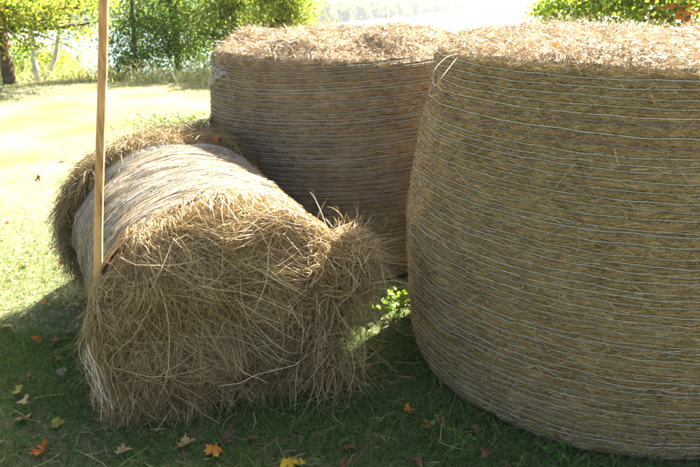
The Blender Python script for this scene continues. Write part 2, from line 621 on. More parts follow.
    P0 = np.stack([cx + x + tx * H, cy + y + ty * H, H + top_h(x, y) + rng.uniform(-.01, .018, n)], -1)
    D = np.stack([rng.normal(size=n), rng.normal(size=n), rng.normal(size=n) * .22 + .02], -1)
    P = grow(P0, D, rng.uniform(.025, .09, n), 6, .5, .5)
    # keep the straws from diving into the body
    dx = P[..., 0] - cx - tx * H; dy = P[..., 1] - cy - ty * H
    ins = np.hypot(dx, dy) < float(prof(np.array(H))) - .005
    lowz = H + top_h(dx, dy) - .012
    P[..., 2] = np.where(ins, np.maximum(P[..., 2], lowz), P[..., 2])
    v1 = ribbon_data(P, rng.uniform(.0012, .0028, n), palette(n, TAN_COLS, None, .2))
    m_ = 7000
    a0 = face + rng.normal(size=m_) * .9
    rr0 = prof(np.array(H)) - rng.uniform(-.004, .10, m_)
    P0 = np.stack([cx + np.cos(a0) * rr0 + tx * H, cy + np.sin(a0) * rr0 + ty * H, H + rng.uniform(-.02, .02, m_)], -1)
    D = np.stack([np.cos(a0) * .3 + rng.normal(size=m_) * .8, np.sin(a0) * .3 + rng.normal(size=m_) * .8, rng.normal(size=m_) * .35], -1)
    P = grow(P0, D, rng.uniform(.012, .05, m_), 5, 1.2, .35)
    v2 = ribbon_data(P, rng.uniform(.0012, .0028, m_), palette(m_, TAN_COLS, None, .2))
    V, F, cc = merge([v1, v2])
    tag(link('loose_hay', np_mesh('loose_hay', V, F, cc), M['straw'], root), kind='stuff')

    # net strands
    K = 200
    th = np.linspace(0, 2 * math.pi, K, endpoint=False)
    for i in range(n_net):
        zt = np.clip(strand_z(i, th), .006, H - .006)
        P = place(th, zt, .0088)[None]
        col = np.array([net_col]) * math.exp(rng.normal() * .1)
        if i in purple:
            col = np.array([(.34, .25, .32)])
        rad = rng.uniform(.0009, .0014)
        V, F, cc = tube_data(P, np.full(1, rad), col, 4, closed=True, flat=.6)
        link('net_strand', np_mesh('net_strand', V, F, cc), M['net'], root)
    # fine cross threads of the net, zigzag between neighbouring strands
    segs = []
    nz_ = 150
    for i in range(n_net - 1):
        t0 = rng.uniform(0, 2 * math.pi, nz_)
        dt = 2 * math.pi / nz_ * rng.uniform(-.7, .7)
        keep = rng.random(nz_) < .16
        t0 = t0[keep]
        TH = np.stack([t0, t0 + dt * .5, t0 + dt], 1)
        za = strand_z(i, t0); zb = strand_z(i + 1, t0 + dt)
        ZZ = np.clip(np.stack([za, (za + zb) / 2, zb], 1), .006, H - .006)
        segs.append(place(TH, ZZ, .007))
    P = np.concatenate(segs)
    V, F, cc = tube_data(P, np.full(len(P), .00042), np.repeat(np.array([net_col]) * .55, len(P), 0), 3)
    tag(link('net_thread', np_mesh('net_thread', V, F, cc), M['net'], root), kind='stuff')
    return root, place, top_h


M['hay_net0'] = mat_hay_body('top_hay_core', (.10, .068, .035), (.24, .175, .09), (.40, .31, .18))
right_bale, right_place, right_top = make_standing_bale(
    'hay_bale', 'large olive round hay bale standing on end at the right edge',
    1.06, 2.60, .785, 1.235, M['hay_right'], 48, seed=11, n_straw=60000, n_top=28000, top_lump=.045, purple=(40, 42), z_sag=.12)
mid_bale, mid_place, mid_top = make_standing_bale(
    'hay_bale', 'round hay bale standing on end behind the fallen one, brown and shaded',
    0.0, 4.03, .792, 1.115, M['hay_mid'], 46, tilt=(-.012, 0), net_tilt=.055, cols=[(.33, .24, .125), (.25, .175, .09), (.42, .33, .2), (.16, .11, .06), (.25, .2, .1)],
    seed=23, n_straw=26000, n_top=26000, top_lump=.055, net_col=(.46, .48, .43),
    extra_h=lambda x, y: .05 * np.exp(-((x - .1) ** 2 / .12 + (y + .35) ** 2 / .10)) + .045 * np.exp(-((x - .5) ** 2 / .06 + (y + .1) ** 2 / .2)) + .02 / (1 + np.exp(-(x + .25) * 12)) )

# bent stalk hooked over the rim of the right bale
pts = [at_depth(u, v, y) for u, v, y in ((462, 53, 2.42), (447, 56, 2.3), (434, 69, 2.22), (433, 80, 2.2), (434, 88, 2.19), (445, 73, 2.22), (460, 54, 2.4))]
pts = np.array(pts)
tt = np.linspace(0, len(pts) - 1, 40)
P = np.stack([np.interp(tt, np.arange(len(pts)), pts[:, k]) for k in range(3)], -1)
for _ in range(6):
    P[1:-1] = (P[:-2] + 2 * P[1:-1] + P[2:]) / 4
P = P[None]
V, F, cc = tube_data(P, np.full(1, .0010), np.array([(.34, .25, .14)]), 5)
link('bent_stalk', np_mesh('bent_stalk', V, F, cc), M['straw'], right_bale)

# bunched net at the side of the middle bale
face = []
for k in range(22):
    t_a = math.radians(215) + R.normal() * .05
    t_b = math.radians(188) + R.normal() * .05
    z_a, z_b = 1.02 + R.normal() * .012, .93 + R.normal() * .05
    s = np.linspace(0, 1, 8)
    face.append(mid_place(t_a + (t_b - t_a) * s, z_a + (z_b - z_a) * s + .02 * np.sin(s * 6 + k), .012 + .006 * R.random(8)))
P = np.array(face)
V, F, cc = tube_data(P, np.full(len(P), .0008), np.repeat([(.6, .62, .58)], len(P), 0), 3)
tag(link('bunched_net', np_mesh('bunched_net', V, F, cc), M['net'], mid_bale), kind='stuff')

# ------------------------------------------------------------------ bale lying on its side
lb = empty('hay_bale', (-.5, 2.5, 0))
tag(lb, 'smaller hay bale lying on its side, frayed hay spilling from its open end', 'hay bale', 'hay bales')
CF = np.array([-.432, 2.23]); CB = np.array([-.815, 3.14])
AX = unit(CB - CF); RT = np.array([AX[1], -AX[0]]); NO = -AX
LEN = np.linalg.norm(CB - CF)


def lb_surf(th, s, off=0.0):
    """th 0 = right side, pi/2 = top; s 0 front .. 1 back"""
    th, s = np.broadcast_arrays(np.asarray(th, float), np.asarray(s, float))
    hw = .45 + .02 * s
    hh = .374 + 0 * s
    e = 2 / 2.0
    ca, sa = np.cos(th), np.sin(th)
    a = np.sign(ca) * np.abs(ca) ** e * (hw + off)
    b = np.sign(sa) * np.abs(sa) ** e * (hh + off)
    p = np.stack([a * 5, b * 5, s * 6], -1)
    lump = .018 * vnoise(p, 40) + .010 * vnoise(p * 2.5, 41)
    a = a * (1 + lump / .45); b = b * (1 + lump / .4)
    z = np.maximum(.374 + b, .012)
    return np.stack([CF[0] + AX[0] * s * LEN + RT[0] * a, CF[1] + AX[1] * s * LEN + RT[1] * a, z], -1)


def grid_body(name, ths, ss, mat, off=0.0, front=False):
    TH, S = np.meshgrid(ths, ss)
    V = lb_surf(TH, S, off).reshape(-1, 3)
    uvw = np.stack([TH * .45, S * LEN, 0 * S], -1).reshape(-1, 3)
    n2, n1 = TH.shape
    a = np.arange(n2 - 1)[:, None] * n1 + np.arange(n1)[None, :]
    b = np.arange(n2 - 1)[:, None] * n1 + ((np.arange(n1) + 1) % n1)[None, :]
    F = np.stack([a, b, b + n1, a + n1], -1).reshape(-1, 4)
    return link(name, np_mesh(name, V, F, uvw=uvw), mat, lb)


ths = np.linspace(0, 2 * math.pi, 240, endpoint=False)
grid_body('netted_side', ths, np.linspace(.03, 1.0, 90), M['hay_net'])

# net wrap: many fine strands wound close together, in swathes
n = 430
s0 = np.concatenate([R.uniform(.05, .99, 270), R.normal(.93, .025, 60), R.normal(.40, .05, 50), R.normal(.66, .04, 50)])
s0 = np.clip(s0, .05, 1.0)
th = np.linspace(-.45, math.pi + .45, 60)
P = []
for i in range(n):
    s = s0[i] + .012 * np.sin(th * 2 + R.uniform(0, 6)) + R.normal() * .006 * (th - 1.57) + .004 * np.sin(th * 9 + R.uniform(0, 6))
    P.append(lb_surf(th, np.clip(s, .02, 1.01), R.uniform(.001, .006)))
P = np.array(P)
V, F, cc = tube_data(P, R.uniform(.0006, .0016, n), palette(n, [(.44, .41, .33), (.30, .27, .20), (.56, .52, .43)], None, .12), 3, axis=(AX[0], AX[1], 0))
tag(link('net_wrap', np_mesh('net_wrap', V, F, cc), M['net'], lb), kind='stuff')

# straws caught on the netted side
n = 7000
t0 = R.uniform(-.3, math.pi + .3, n); sq = R.uniform(.03, 1.0, n)
ang = R.normal(size=n) * .3; L = R.uniform(.02, .09, n)
k = np.linspace(-.5, .5, 5)[None, :]
TH = t0[:, None] + k * (L * np.cos(ang))[:, None] / .45
S = np.clip(sq[:, None] + k * (L * np.sin(ang))[:, None] / LEN, .0, 1.02)
P = lb_surf(TH, S, 0.0) + 0
P = lb_surf(TH, S, R.uniform(-.002, .007, (n, 1)) + (k ** 2) * R.uniform(0, .04, (n, 1)))
V, F, cc = ribbon_data(P, R.uniform(.0008, .0018, n), palette(n, HAY_COLS, HAY_W, .3))
tag(link('side_straw', np_mesh('side_straw', V, F, cc), M['straw'], lb), kind='stuff')


# open end: bulging core
def face_pt(a, b, off=0.0):
    """a across (right +), b above ground, off out of the face"""
    a = np.asarray(a, float); b = np.asarray(b, float)
    rho2 = (a / .47) ** 2 + ((b - .37) / .39) ** 2
    p = np.stack(np.broadcast_arrays(a * 6, b * 6, 0 * a), -1)
    bulge = .075 * np.clip(1 - rho2, 0, None) ** .6 + (.050 * vnoise(p, 50) + .028 * vnoise(p * 2.2, 51)) * np.clip(1.3 - rho2, 0, 1)
    # hay slumps outwards near the ground
    bulge = bulge + .02 * np.clip(1 - b / .35, 0, 1) ** 1.5 * np.clip(1.4 - (a / .5) ** 2, 0, 1)
    dd = bulge + off
    return np.stack([CF[0] + RT[0] * a + NO[0] * dd, CF[1] + RT[1] * a + NO[1] * dd, np.maximum(b, .006)], -1)


na, nb = 100, 46
TH, RR = np.meshgrid(np.linspace(0, 2 * math.pi, na, endpoint=False), np.linspace(.0, 1.0, nb))
e = 2 / 2.0
a = np.sign(np.cos(TH)) * np.abs(np.cos(TH)) ** e * .462 * RR
b = .374 + np.sign(np.sin(TH)) * np.abs(np.sin(TH)) ** e * .382 * RR
V = face_pt(a, b, -.085).reshape(-1, 3)
V[-na:] = lb_surf(TH[-1], np.full(na, .06), .004)
ai = np.arange(nb - 1)[:, None] * na + np.arange(na)[None, :]
bi = np.arange(nb - 1)[:, None] * na + ((np.arange(na) + 1) % na)[None, :]
F = np.stack([ai, bi, bi + na, ai + na], -1).reshape(-1, 4)
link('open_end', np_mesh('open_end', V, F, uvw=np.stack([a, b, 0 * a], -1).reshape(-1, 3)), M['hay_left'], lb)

# tangled hay over the open end
def face_strands(n, a0, b0, phi, L, K=8, curl=1.0, base=(0, .05), lift=.05, grav=0.0, floor=.008):
    A = np.zeros((n, K)); B = np.zeros((n, K)); A[:, 0] = a0; B[:, 0] = b0
    step = L / (K - 1)
    cv = R.normal(size=n) * curl
    ph = phi.copy()
    for k in range(1, K):
        ph = ph + cv / (K - 1) + R.normal(size=n) * .10
        dx, dz = np.cos(ph), np.sin(ph)
        dz = dz - grav * .25 * k / K
        q = np.hypot(dx, dz)
        A[:, k] = A[:, k - 1] + dx / q * step
        B[:, k] = np.maximum(B[:, k - 1] + dz / q * step, floor)
    A = np.where(np.abs(A) > .43, np.sign(A) * (.43 + (np.abs(A) - .43) * .3), A)
    exc = B - (.374 + .37 * np.sqrt(np.clip(1 - (A / .48) ** 2, 0, 1)) + R.uniform(-.05, .015, (n, 1)))
    w_ = np.clip(np.cumsum(np.clip(exc, 0, None), 1), 0, None)
    B = np.maximum(B - np.minimum(w_, np.clip(exc, 0, None).max(1, keepdims=True)), floor)
    t = np.linspace(0, 1, K)[None, :]
    off = R.uniform(*base, (n, 1)) + R.uniform(-.3, 1, (n, 1)) * lift * np.sin(t * math.pi * R.uniform(.5, 1.1, (n, 1)))
    # beyond the rim the strand falls back along the side of the bale
    out = np.clip((np.abs(A) - .44) / .1, 0, 1.5)
    return face_pt(A, B, off - .05 * out)


parts = []
# 1. base tangle, noise patches of darker strands painted in as shaded hollows
n = 24000
q = np.sqrt(R.uniform(0, 1.0, n)) * .99; t = R.uniform(0, 2 * math.pi, n)
a0 = np.cos(t) * q * .46; b0 = np.clip(.37 + np.sin(t) * q * .385, .012, None)
tan = np.arctan2(np.cos(t) * .8, -np.sin(t))            # swirl of the roll
lock = 1.5 * vnoise(np.stack([a0 * 9, b0 * 9, 0 * a0], -1), 90) + .9 * vnoise(np.stack([a0 * 21, b0 * 21, 0 * a0], -1), 91)
phi = np.where(R.random(n) < .7, tan + lock + R.normal(size=n) * .25, R.uniform(-math.pi, math.pi, n))
parts.append(ribbon_data(face_strands(n, a0, b0, phi, R.uniform(.04, .22, n), base=(-.085, .012), lift=.03, curl=1.6),
                         R.uniform(.0008, .0019, n), palette(n, HAY_COLS, HAY_W, .25) * np.exp(.45 * vnoise(np.stack([a0 * 8, b0 * 8, 0 * a0 + 3], -1), 95))[:, None]))
# 2. draping from the upper left rim down the left side
n = 4600
a0 = R.uniform(-.44, .04, n)
b0 = np.clip(.36 + .36 * np.sqrt(np.clip(1 - (a0 / .47) ** 2, 0, 1)) - R.random(n) ** 1.1 * .42 - .10 * np.clip((-a0 - .2) / .2, 0, 1), .05, None)
lock = .5 * vnoise(np.stack([a0 * 11, b0 * 5, 0 * a0], -1), 92)
phi = -math.pi / 2 - .16 + .9 * (a0 + .25) + lock + R.normal(size=n) * .16
parts.append(ribbon_data(face_strands(n, a0, b0, phi, R.uniform(.10, .40, n), curl=.8, base=(-.04, .035), lift=.035, grav=.4),
                         R.uniform(.0009, .0021, n), palette(n, HAY_COLS, [.34, .24, .22, .1, .10], .22)))
# 3. loose stalks thrown across the upper right
n = 3400
a0 = R.uniform(-.30, .36, n)
b0 = .37 + .365 * np.sqrt(np.clip(1 - (a0 / .5) ** 2, 0, 1)) - R.random(n) ** 1.5 * .26
phi = R.normal(-.35, .3, n) + 1.1 * vnoise(np.stack([a0 * 8, b0 * 8, 0 * a0], -1), 93)
parts.append(ribbon_data(face_strands(n, a0, b0, phi, R.uniform(.10, .42, n), curl=1.0, base=(-.03, .04), lift=.045),
                         R.uniform(.0009, .0023, n), palette(n, HAY_COLS, [.33, .2, .33, .07, .07], .2)))
# 4. a few long pale stalks
n = 60
a0 = R.uniform(-.45, .4, n); b0 = R.uniform(.06, .78, n)
parts.append(ribbon_data(face_strands(n, a0, b0, R.uniform(-3.1, 3.1, n), R.uniform(.2, .5, n), curl=.35, base=(.03, .07), lift=.04),
                         R.uniform(.0013, .0024, n), palette(n, [(.55, .44, .27), (.47, .37, .2)], None, .15)))
# 5. fringe over the left rim of the net
n = 1300
th = R.uniform(3.0, 3.9, n); s = R.uniform(-.03, .11, n)
P0 = lb_surf(th, s, .012)
P0[:, :2] += NO[None, :] * R.uniform(-.05, .05, (n, 1))
D = np.stack([-RT[0] * .12 + NO[0] * .2 + R.normal(size=n) * .3, -RT[1] * .12 + NO[1] * .2 + R.normal(size=n) * .3, R.normal(-.6, .35, n)], -1)
parts.append(ribbon_data(grow(P0, D, R.uniform(.05, .18, n), 8, 1.2, .5), R.uniform(.0009, .002, n), palette(n, HAY_COLS, HAY_W, .22)))
n = 2600
a0 = R.uniform(-.47, -.22, n); b0 = R.uniform(.04, .48, n)
parts.append(ribbon_data(face_strands(n, a0, b0, -math.pi / 2 + .1 + R.normal(size=n) * .45, R.uniform(.08, .3, n), curl=1.0, base=(-.02, .05), lift=.03, grav=.3),
                         R.uniform(.0009, .0021, n), palette(n, HAY_COLS, HAY_W, .25)))
# 6. skirt lying on the grass
n = 3000
a0 = R.uniform(-.38, .36, n)
P0 = face_pt(a0, np.abs(R.normal(size=n)) * .06 + .01, R.uniform(-.06, .02, n))
D = np.stack([NO[0] * .5 + R.normal(size=n) * .9, NO[1] * .5 + R.normal(size=n) * .7, R.normal(size=n) * .15], -1)
parts.append(ribbon_data(grow(P0, D, R.uniform(.05, .16, n), 6, .6, .3), R.uniform(.0013, .0026, n), palette(n, HAY_COLS, HAY_W, .25)))
# top rim of the open end: hay lying back over the net
n = 2200
th = R.uniform(.1, 2.3, n); s = R.uniform(-.03, .09, n)
P0 = lb_surf(th, s, R.uniform(.0, .02, n))
D = np.stack([NO[0] * .7 + R.normal(size=n) * .55, NO[1] * .7 + R.normal(size=n) * .45, R.normal(-.1, .12, n)], -1)
parts.append(ribbon_data(grow(P0, D, R.uniform(.05, .17, n), 7, 1.3, .25), R.uniform(.0013, .0028, n), palette(n, HAY_COLS, [.3, .2, .35, .08, .07], .2)))
V, F, cc = merge(parts)
tag(link('frayed_hay', np_mesh('frayed_hay', V, F, cc), M['straw'], lb), kind='stuff')

# tuft bursting out at the right shoulder and hanging down
parts = []
tc0 = np.array([*(CF + RT * .42 + NO * .05), .51])
n = 4200
dv = unit(R.normal(size=(n, 3)))
P0 = tc0 + dv * np.array([.105, .10, .105]) * R.random((n, 1)) ** .5
D = np.stack([RT[0] * .9 + NO[0] * .25 + R.normal(size=n) * .65, RT[1] * .9 + NO[1] * .25 + R.normal(size=n) * .65, R.normal(-.12, .42, n)], -1)
parts.append(ribbon_data(grow(P0, D, R.uniform(.05, .16, n), 7, .7, .75), R.uniform(.0013, .0028, n), palette(n, HAY_COLS, [.33, .22, .28, .1, .07], .22)))
n = 1300
P0 = tc0 + np.stack([*(RT[:, None] * R.uniform(-.16, .09, n)), R.uniform(-.14, .10, n)], -1) + np.array([NO[0], NO[1], 0]) * R.uniform(-.06, .14, (n, 1))
D = np.stack([NO[0] * .3 + R.normal(size=n) * .35, NO[1] * .3 + R.normal(size=n) * .3, R.normal(-.6, .6, n)], -1)
parts.append(ribbon_data(grow(P0, D, R.uniform(.07, .24, n), 8, .55, 1.0), R.uniform(.0012, .0026, n), palette(n, HAY_COLS, HAY_W, .25)))
n = 1300  # filler strands added below the tuft to block sunlight leaking through
P0 = np.array([tc0[0] - .08, tc0[1] - .02, 0]) + np.stack([*(RT[:, None] * R.normal(0, .06, n) + NO[:, None] * (.05 + np.abs(R.normal(0, .05, n)))), R.uniform(.02, .45, n)], -1)
D = np.stack([NO[0] * .3 + R.normal(size=n) * .5, NO[1] * .3 + R.normal(size=n) * .5, R.normal(-.4, .5, n)], -1)
parts.append(ribbon_data(grow(P0, D, R.uniform(.06, .24, n), 7, .8, .7), R.uniform(.0012, .0026, n), palette(n, HAY_COLS, HAY_W, .25)))
V, F, cc = merge(parts)
tag(link('hay_tuft', np_mesh('hay_tuft', V, F, cc), M['straw'], lb), kind='stuff')

t = np.linspace(0, 2 * math.pi, 32, endpoint=False); q = np.linspace(-1, 1, 20)
TH, Q = np.meshgrid(t, q)
rr = .8 * np.sqrt(np.clip(1 - Q ** 2, .0004, 1)) * (1 + .2 * vnoise(np.stack([np.cos(TH) * 2, np.sin(TH) * 2, Q * 3], -1), 66))
lx, ly = np.cos(TH) * rr * .09, np.sin(TH) * rr * .09
V = np.stack([tc0[0] - .07 + RT[0] * lx + NO[0] * ly, tc0[1] - .02 + RT[1] * lx + NO[1] * ly, .30 + Q * .29], -1).reshape(-1, 3)
a = np.arange(19)[:, None] * 32 + np.arange(32)[None, :]
b = np.arange(19)[:, None] * 32 + ((np.arange(32) + 1) % 32)[None, :]
link('tuft_filler', np_mesh('tuft_filler', V, np.stack([a, b, b + 32, a + 32], -1).reshape(-1, 4), uvw=V), M['hay_left'], lb)  # added filler body that stops the sun leaking under the tuft

# flared loose hay behind the net at the far end
ths = np.linspace(0, 2 * math.pi, 120, endpoint=False)
ss = np.linspace(.985, 1.26, 14)
TH, S = np.meshgrid(ths, ss)
flare = .04 * np.sin(np.clip((S - .985) / .275, 0, 1) * math.pi) - .12 * np.clip((S - 1.18) / .08, 0, 1)
V = lb_surf(TH, S, flare).reshape(-1, 3)
a = np.arange(13)[:, None] * 120 + np.arange(120)[None, :]
b = np.arange(13)[:, None] * 120 + ((np.arange(120) + 1) % 120)[None, :]
F = np.stack([a, b, b + 120, a + 120], -1).reshape(-1, 4)
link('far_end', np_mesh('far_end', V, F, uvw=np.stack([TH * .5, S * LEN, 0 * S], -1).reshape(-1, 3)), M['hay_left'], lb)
parts = []
n = 7500
th = R.uniform(-.2, math.pi + .55, n); s = R.uniform(.985, 1.25, n)
P0 = lb_surf(th, s, .022 + R.uniform(-.02, .035, n))
rad = np.stack([RT[0] * np.cos(th), RT[1] * np.cos(th), np.sin(th)], -1)
D = rad * .55 + np.stack([R.normal(size=n) * .6, R.normal(size=n) * .6, R.normal(size=n) * .5], -1)
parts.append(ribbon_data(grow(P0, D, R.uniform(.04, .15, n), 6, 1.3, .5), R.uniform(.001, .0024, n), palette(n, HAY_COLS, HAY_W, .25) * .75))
n = 2500                                                     # left side hangs almost to the grass
th = R.uniform(2.2, 3.7, n); s = R.uniform(1.0, 1.22, n)
P0 = lb_surf(th, s, .04)
rad = np.stack([RT[0] * np.cos(th), RT[1] * np.cos(th), np.sin(th)], -1)
D = rad * .6 + np.stack([R.normal(size=n) * .4, R.normal(size=n) * .4, R.normal(-.5, .4, n)], -1)
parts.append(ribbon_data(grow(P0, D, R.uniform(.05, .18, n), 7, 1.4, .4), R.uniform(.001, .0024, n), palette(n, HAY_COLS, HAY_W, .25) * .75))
V, F, cc = merge(parts)
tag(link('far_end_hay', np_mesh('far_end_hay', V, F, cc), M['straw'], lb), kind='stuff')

# heap of loose hay beside the middle bale, whose shade is put into its colour
hp = empty('hay_heap', (-.78, 3.72, 0))
tag(hp, 'heap of loose hay, coloured dark for shade, between the fallen bale and the middle bale', 'hay heap')
hc = np.array([-.76, 3.70])
t = np.linspace(0, 2 * math.pi, 60, endpoint=False); q = np.linspace(.02, 1, 20)
TH, Q = np.meshgrid(t, q)
x = hc[0] + np.cos(TH) * Q * .24; y = hc[1] + np.sin(TH) * Q * .22
z = .66 * (1 - Q ** 2.4) * (1 + .2 * vnoise(np.stack([x * 8, y * 8, 0 * x], -1), 60)) + .003
V = np.stack([x, y, z], -1).reshape(-1, 3)
a = np.arange(19)[:, None] * 60 + np.arange(60)[None, :]
b = np.arange(19)[:, None] * 60 + ((np.arange(60) + 1) % 60)[None, :]
F = np.stack([a, b, b + 60, a + 60], -1).reshape(-1, 4)
link('heap_core', np_mesh('heap_core', V, F, uvw=V), M['hay_left'], hp)
n = 5000
ti = R.uniform(0, 2 * math.pi, n); qi = np.sqrt(R.random(n))
P0 = np.stack([hc[0] + np.cos(ti) * qi * .24, hc[1] + np.sin(ti) * qi * .22, 0.74 * (1 - qi ** 2.4) + R.uniform(-.01, .03, n)], -1)
D = np.stack([np.cos(ti) * .6 + R.normal(size=n) * .5, np.sin(ti) * .6 + R.normal(size=n) * .5, R.normal(.1, .5, n)], -1)
V, F, cc = ribbon_data(grow(P0, D, R.uniform(.05, .2, n), 6, 1.4, .4), R.uniform(.0013, .0028, n), palette(n, [(.15, .125, .05), (.11, .095, .035), (.2, .16, .07)], None, .25))
tag(link('heap_straw', np_mesh('heap_straw', V, F, cc), M['straw'], hp), kind='stuff')

# white net ends hanging at the front left corner
P = []
for i in range(10):
    u0 = R.normal(85, 2.5); v0 = R.normal(350, 6); u1 = R.normal(108, 6); v1 = max(388, R.normal(408, 9))
    w = np.linspace(0, 1, 9)
    uu = u0 + (u1 - u0) * w ** R.uniform(.8, 1.3) + R.normal() * 3 * np.sin(w * 3.1) + R.normal() * 1.2 * np.sin(w * 9 + i) + R.normal(size=9) * .3
    vv = v0 + (v1 - v0) * w
    yy = np.interp(vv, [345, 425], [1.90, 1.87]) + R.normal() * .02
    P.append([at_depth(a_, b_, c_) for a_, b_, c_ in zip(uu, vv, yy)])
P = np.array(P); P[..., 2] = np.maximum(P[..., 2], .008)
V, F, cc = tube_data(P, R.uniform(.0004, .0008, len(P)), palette(len(P), [(.66, .63, .54)], None, .1), 4)
tag(link('net_tail', np_mesh('net_tail', V, F, cc), M['net'], lb), kind='stuff')
tail_end = P[0, -1].copy()

# ------------------------------------------------------------------ wooden pole
K = 40
z = np.linspace(0, 1.95, K)
pa, pb_ = at_depth(96.5, 290, 2.11), at_depth(103.5, 0, 2.03)
tz = (z - pa[2]) / (pb_[2] - pa[2])
px = pa[0] + (pb_[0] - pa[0]) * tz + .005 * np.sin(z * 2.3 + .4) + .003 * np.sin(z * 6)
py = pa[1] + (pb_[1] - pa[1]) * tz
rad = .0138 - .0008 * z
rows = []
for i in range(K):
    an = np.arange(12) / 12 * 2 * math.pi + .3
    ex = .62
    ca = np.sign(np.cos(an)) * np.abs(np.cos(an)) ** ex; sa = np.sign(np.sin(an)) * np.abs(np.sin(an)) ** ex
    rows.append(np.stack([px[i] + ca * rad[i], py[i] + sa * rad[i] * .9, np.full(12, z[i] - .0)], -1))
V = np.concatenate(rows)
a = np.arange(K - 1)[:, None] * 12 + np.arange(12)[None, :]
b = np.arange(K - 1)[:, None] * 12 + ((np.arange(12) + 1) % 12)[None, :]
F = np.stack([a, b, b + 12, a + 12], -1).reshape(-1, 4)
V = np.concatenate([V, [[px[-1], py[-1], z[-1] + .002]]])
top = np.stack([np.arange(12) + (K - 1) * 12, (np.arange(12) + 1) % 12 + (K - 1) * 12, np.full(12, K * 12), np.full(12, K * 12)], -1)
me = np_mesh('pole', V, F)
pole = link('wooden_pole', me, M['wood'])
tag(pole, 'tall slim wooden pole leaning beside the fallen hay bale', 'pole')

# ------------------------------------------------------------------ grass
BALES = [(1.06, 2.60, .80), (0.0, 4.03, .80)]


def free(x, y, m=0.0):
    ok = np.ones(len(x), bool)
    for bx, by, br in BALES:
        ok &= np.hypot(x - bx, y - by) > br - .02 + m
    rel = np.stack([x - CF[0], y - CF[1]], -1)
    s = rel @ AX / LEN; a = rel @ RT
    ok &= ~((s > -.02) & (s < 1.22) & (np.abs(a) < .36))
    return ok


def scatter(n, ylo, yhi, half=.62, pad=.5):
    y = np.sqrt(R.uniform(ylo ** 2, yhi ** 2, n))
    x = R.uniform(-1, 1, n) * (half * y + pad)
    k = free(x, y)
    return x[k], y[k]


def grass_patch(n, ylo, yhi, h, w, cols, wts, K=4, lean=.55, half=.62, pad=.5, fade=None):
    x, y = scatter(n, ylo, yhi, half, pad)
    if fade is not None:                                # thins out gradually between two distances
        yy = y + .35 * vnoise(np.stack([x * 2, y * 2, 0 * x], -1), 77)
        k = R.random(len(x)) < np.clip((yy - fade[0]) / (fade[1] - fade[0]), 0, 1)
        x, y = x[k], y[k]
    n = len(x)
    pn = vnoise(np.stack([x * 1.7, y * 1.7, 0 * x], -1), 70) + .6 * vnoise(np.stack([x * 6, y * 6, 0 * x], -1), 71)
    L = R.uniform(*h, n) * (1 + .35 * pn)
    P0 = np.stack([x, y, ground_z(x, y) - .004], -1)
    D = np.stack([R.normal(size=n) * lean, R.normal(size=n) * lean, np.ones(n)], -1)
    P = grow(P0, D, L, K, .55, .4, floor=-99)
    c = palette(n, cols, wts, .13) * np.exp(pn * .06)[:, None]
    return ribbon_data(P, R.uniform(*w, n), np.clip(c, 0, 1))


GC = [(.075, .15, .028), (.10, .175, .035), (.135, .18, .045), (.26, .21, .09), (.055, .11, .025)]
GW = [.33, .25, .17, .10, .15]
GL = [(.38, .42, .20), (.54, .53, .33), (.29, .36, .14), (.68, .63, .48), (.64, .59, .42)]  # dry straw tones, paled further: glare of the open sun put into the colour
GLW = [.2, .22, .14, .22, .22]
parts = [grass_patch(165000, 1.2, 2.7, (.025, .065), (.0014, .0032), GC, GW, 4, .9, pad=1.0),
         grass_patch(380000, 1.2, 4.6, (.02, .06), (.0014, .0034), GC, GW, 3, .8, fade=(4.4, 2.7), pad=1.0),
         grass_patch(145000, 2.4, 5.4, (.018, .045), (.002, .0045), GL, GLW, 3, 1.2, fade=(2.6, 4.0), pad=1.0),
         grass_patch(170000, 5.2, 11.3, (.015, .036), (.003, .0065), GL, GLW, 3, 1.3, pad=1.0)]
V, F, cc = merge(parts)
grass = link('grass', np_mesh('grass', V, F, cc), M['grass'])
tag(grass, 'short green lawn grass with yellowing blades, sun glare coloured into the far ones', 'grass', kind='stuff')

# bits of straw strewn on the lawn around the bales
n = 2600
x, y = scatter(n, 1.4, 3.6, .6, .4)
dist = np.abs(np.hypot(x + .35, y - 1.9))
k = R.random(len(x)) < np.clip(1.15 - dist * .75, .08, 1)
x, y = x[k], y[k]; n = len(x)
P0 = np.stack([x, y, .012 + R.random(n) * .035], -1)
D = np.stack([R.normal(size=n), R.normal(size=n), R.normal(size=n) * .18], -1)
V, F, cc = ribbon_data(grow(P0, D, R.uniform(.03, .16, n), 5, .1, .4, floor=.012), R.uniform(.0009, .0019, n), palette(n, HAY_COLS, [.35, .2, .28, .1, .07], .2))
tag(link('strewn_straw', np_mesh('strewn_straw', V, F, cc), M['straw']), 'dry straw strewn over the grass around the bales', 'straw', kind='stuff')

# tall wild grass along the far edge of the lawn
n = 16000
x = R.uniform(-9, 6, n); y = 10.4 + R.random(n) ** .7 * 2.4 + .4 * np.sin(x * 1.1)
P0 = np.stack([x, y, ground_z(x, y) - .01], -1)
pn = vnoise(np.stack([x * 1.3, y * 1.3, 0 * x], -1), 75)
D = np.stack([R.normal(size=n) * .3, R.normal(size=n) * .3, np.ones(n)], -1)
P = grow(P0, D, R.uniform(.12, .42, n) * (1 + .5 * pn), 5, .5, .35, floor=-99)
c = palette(n, [(.46, .40, .24), (.56, .50, .33), (.22, .26, .09), (.16, .22, .07), (.48, .40, .15)], [.3, .26, .17, .15, .12], .2)
V, F, cc = ribbon_data(P, R.uniform(.004, .011, n), c)
tag(link('wild_grass', np_mesh('wild_grass', V, F, cc), M['grass']), 'tall pale wild grass along the far edge of the lawn', 'wild grass', kind='stuff')

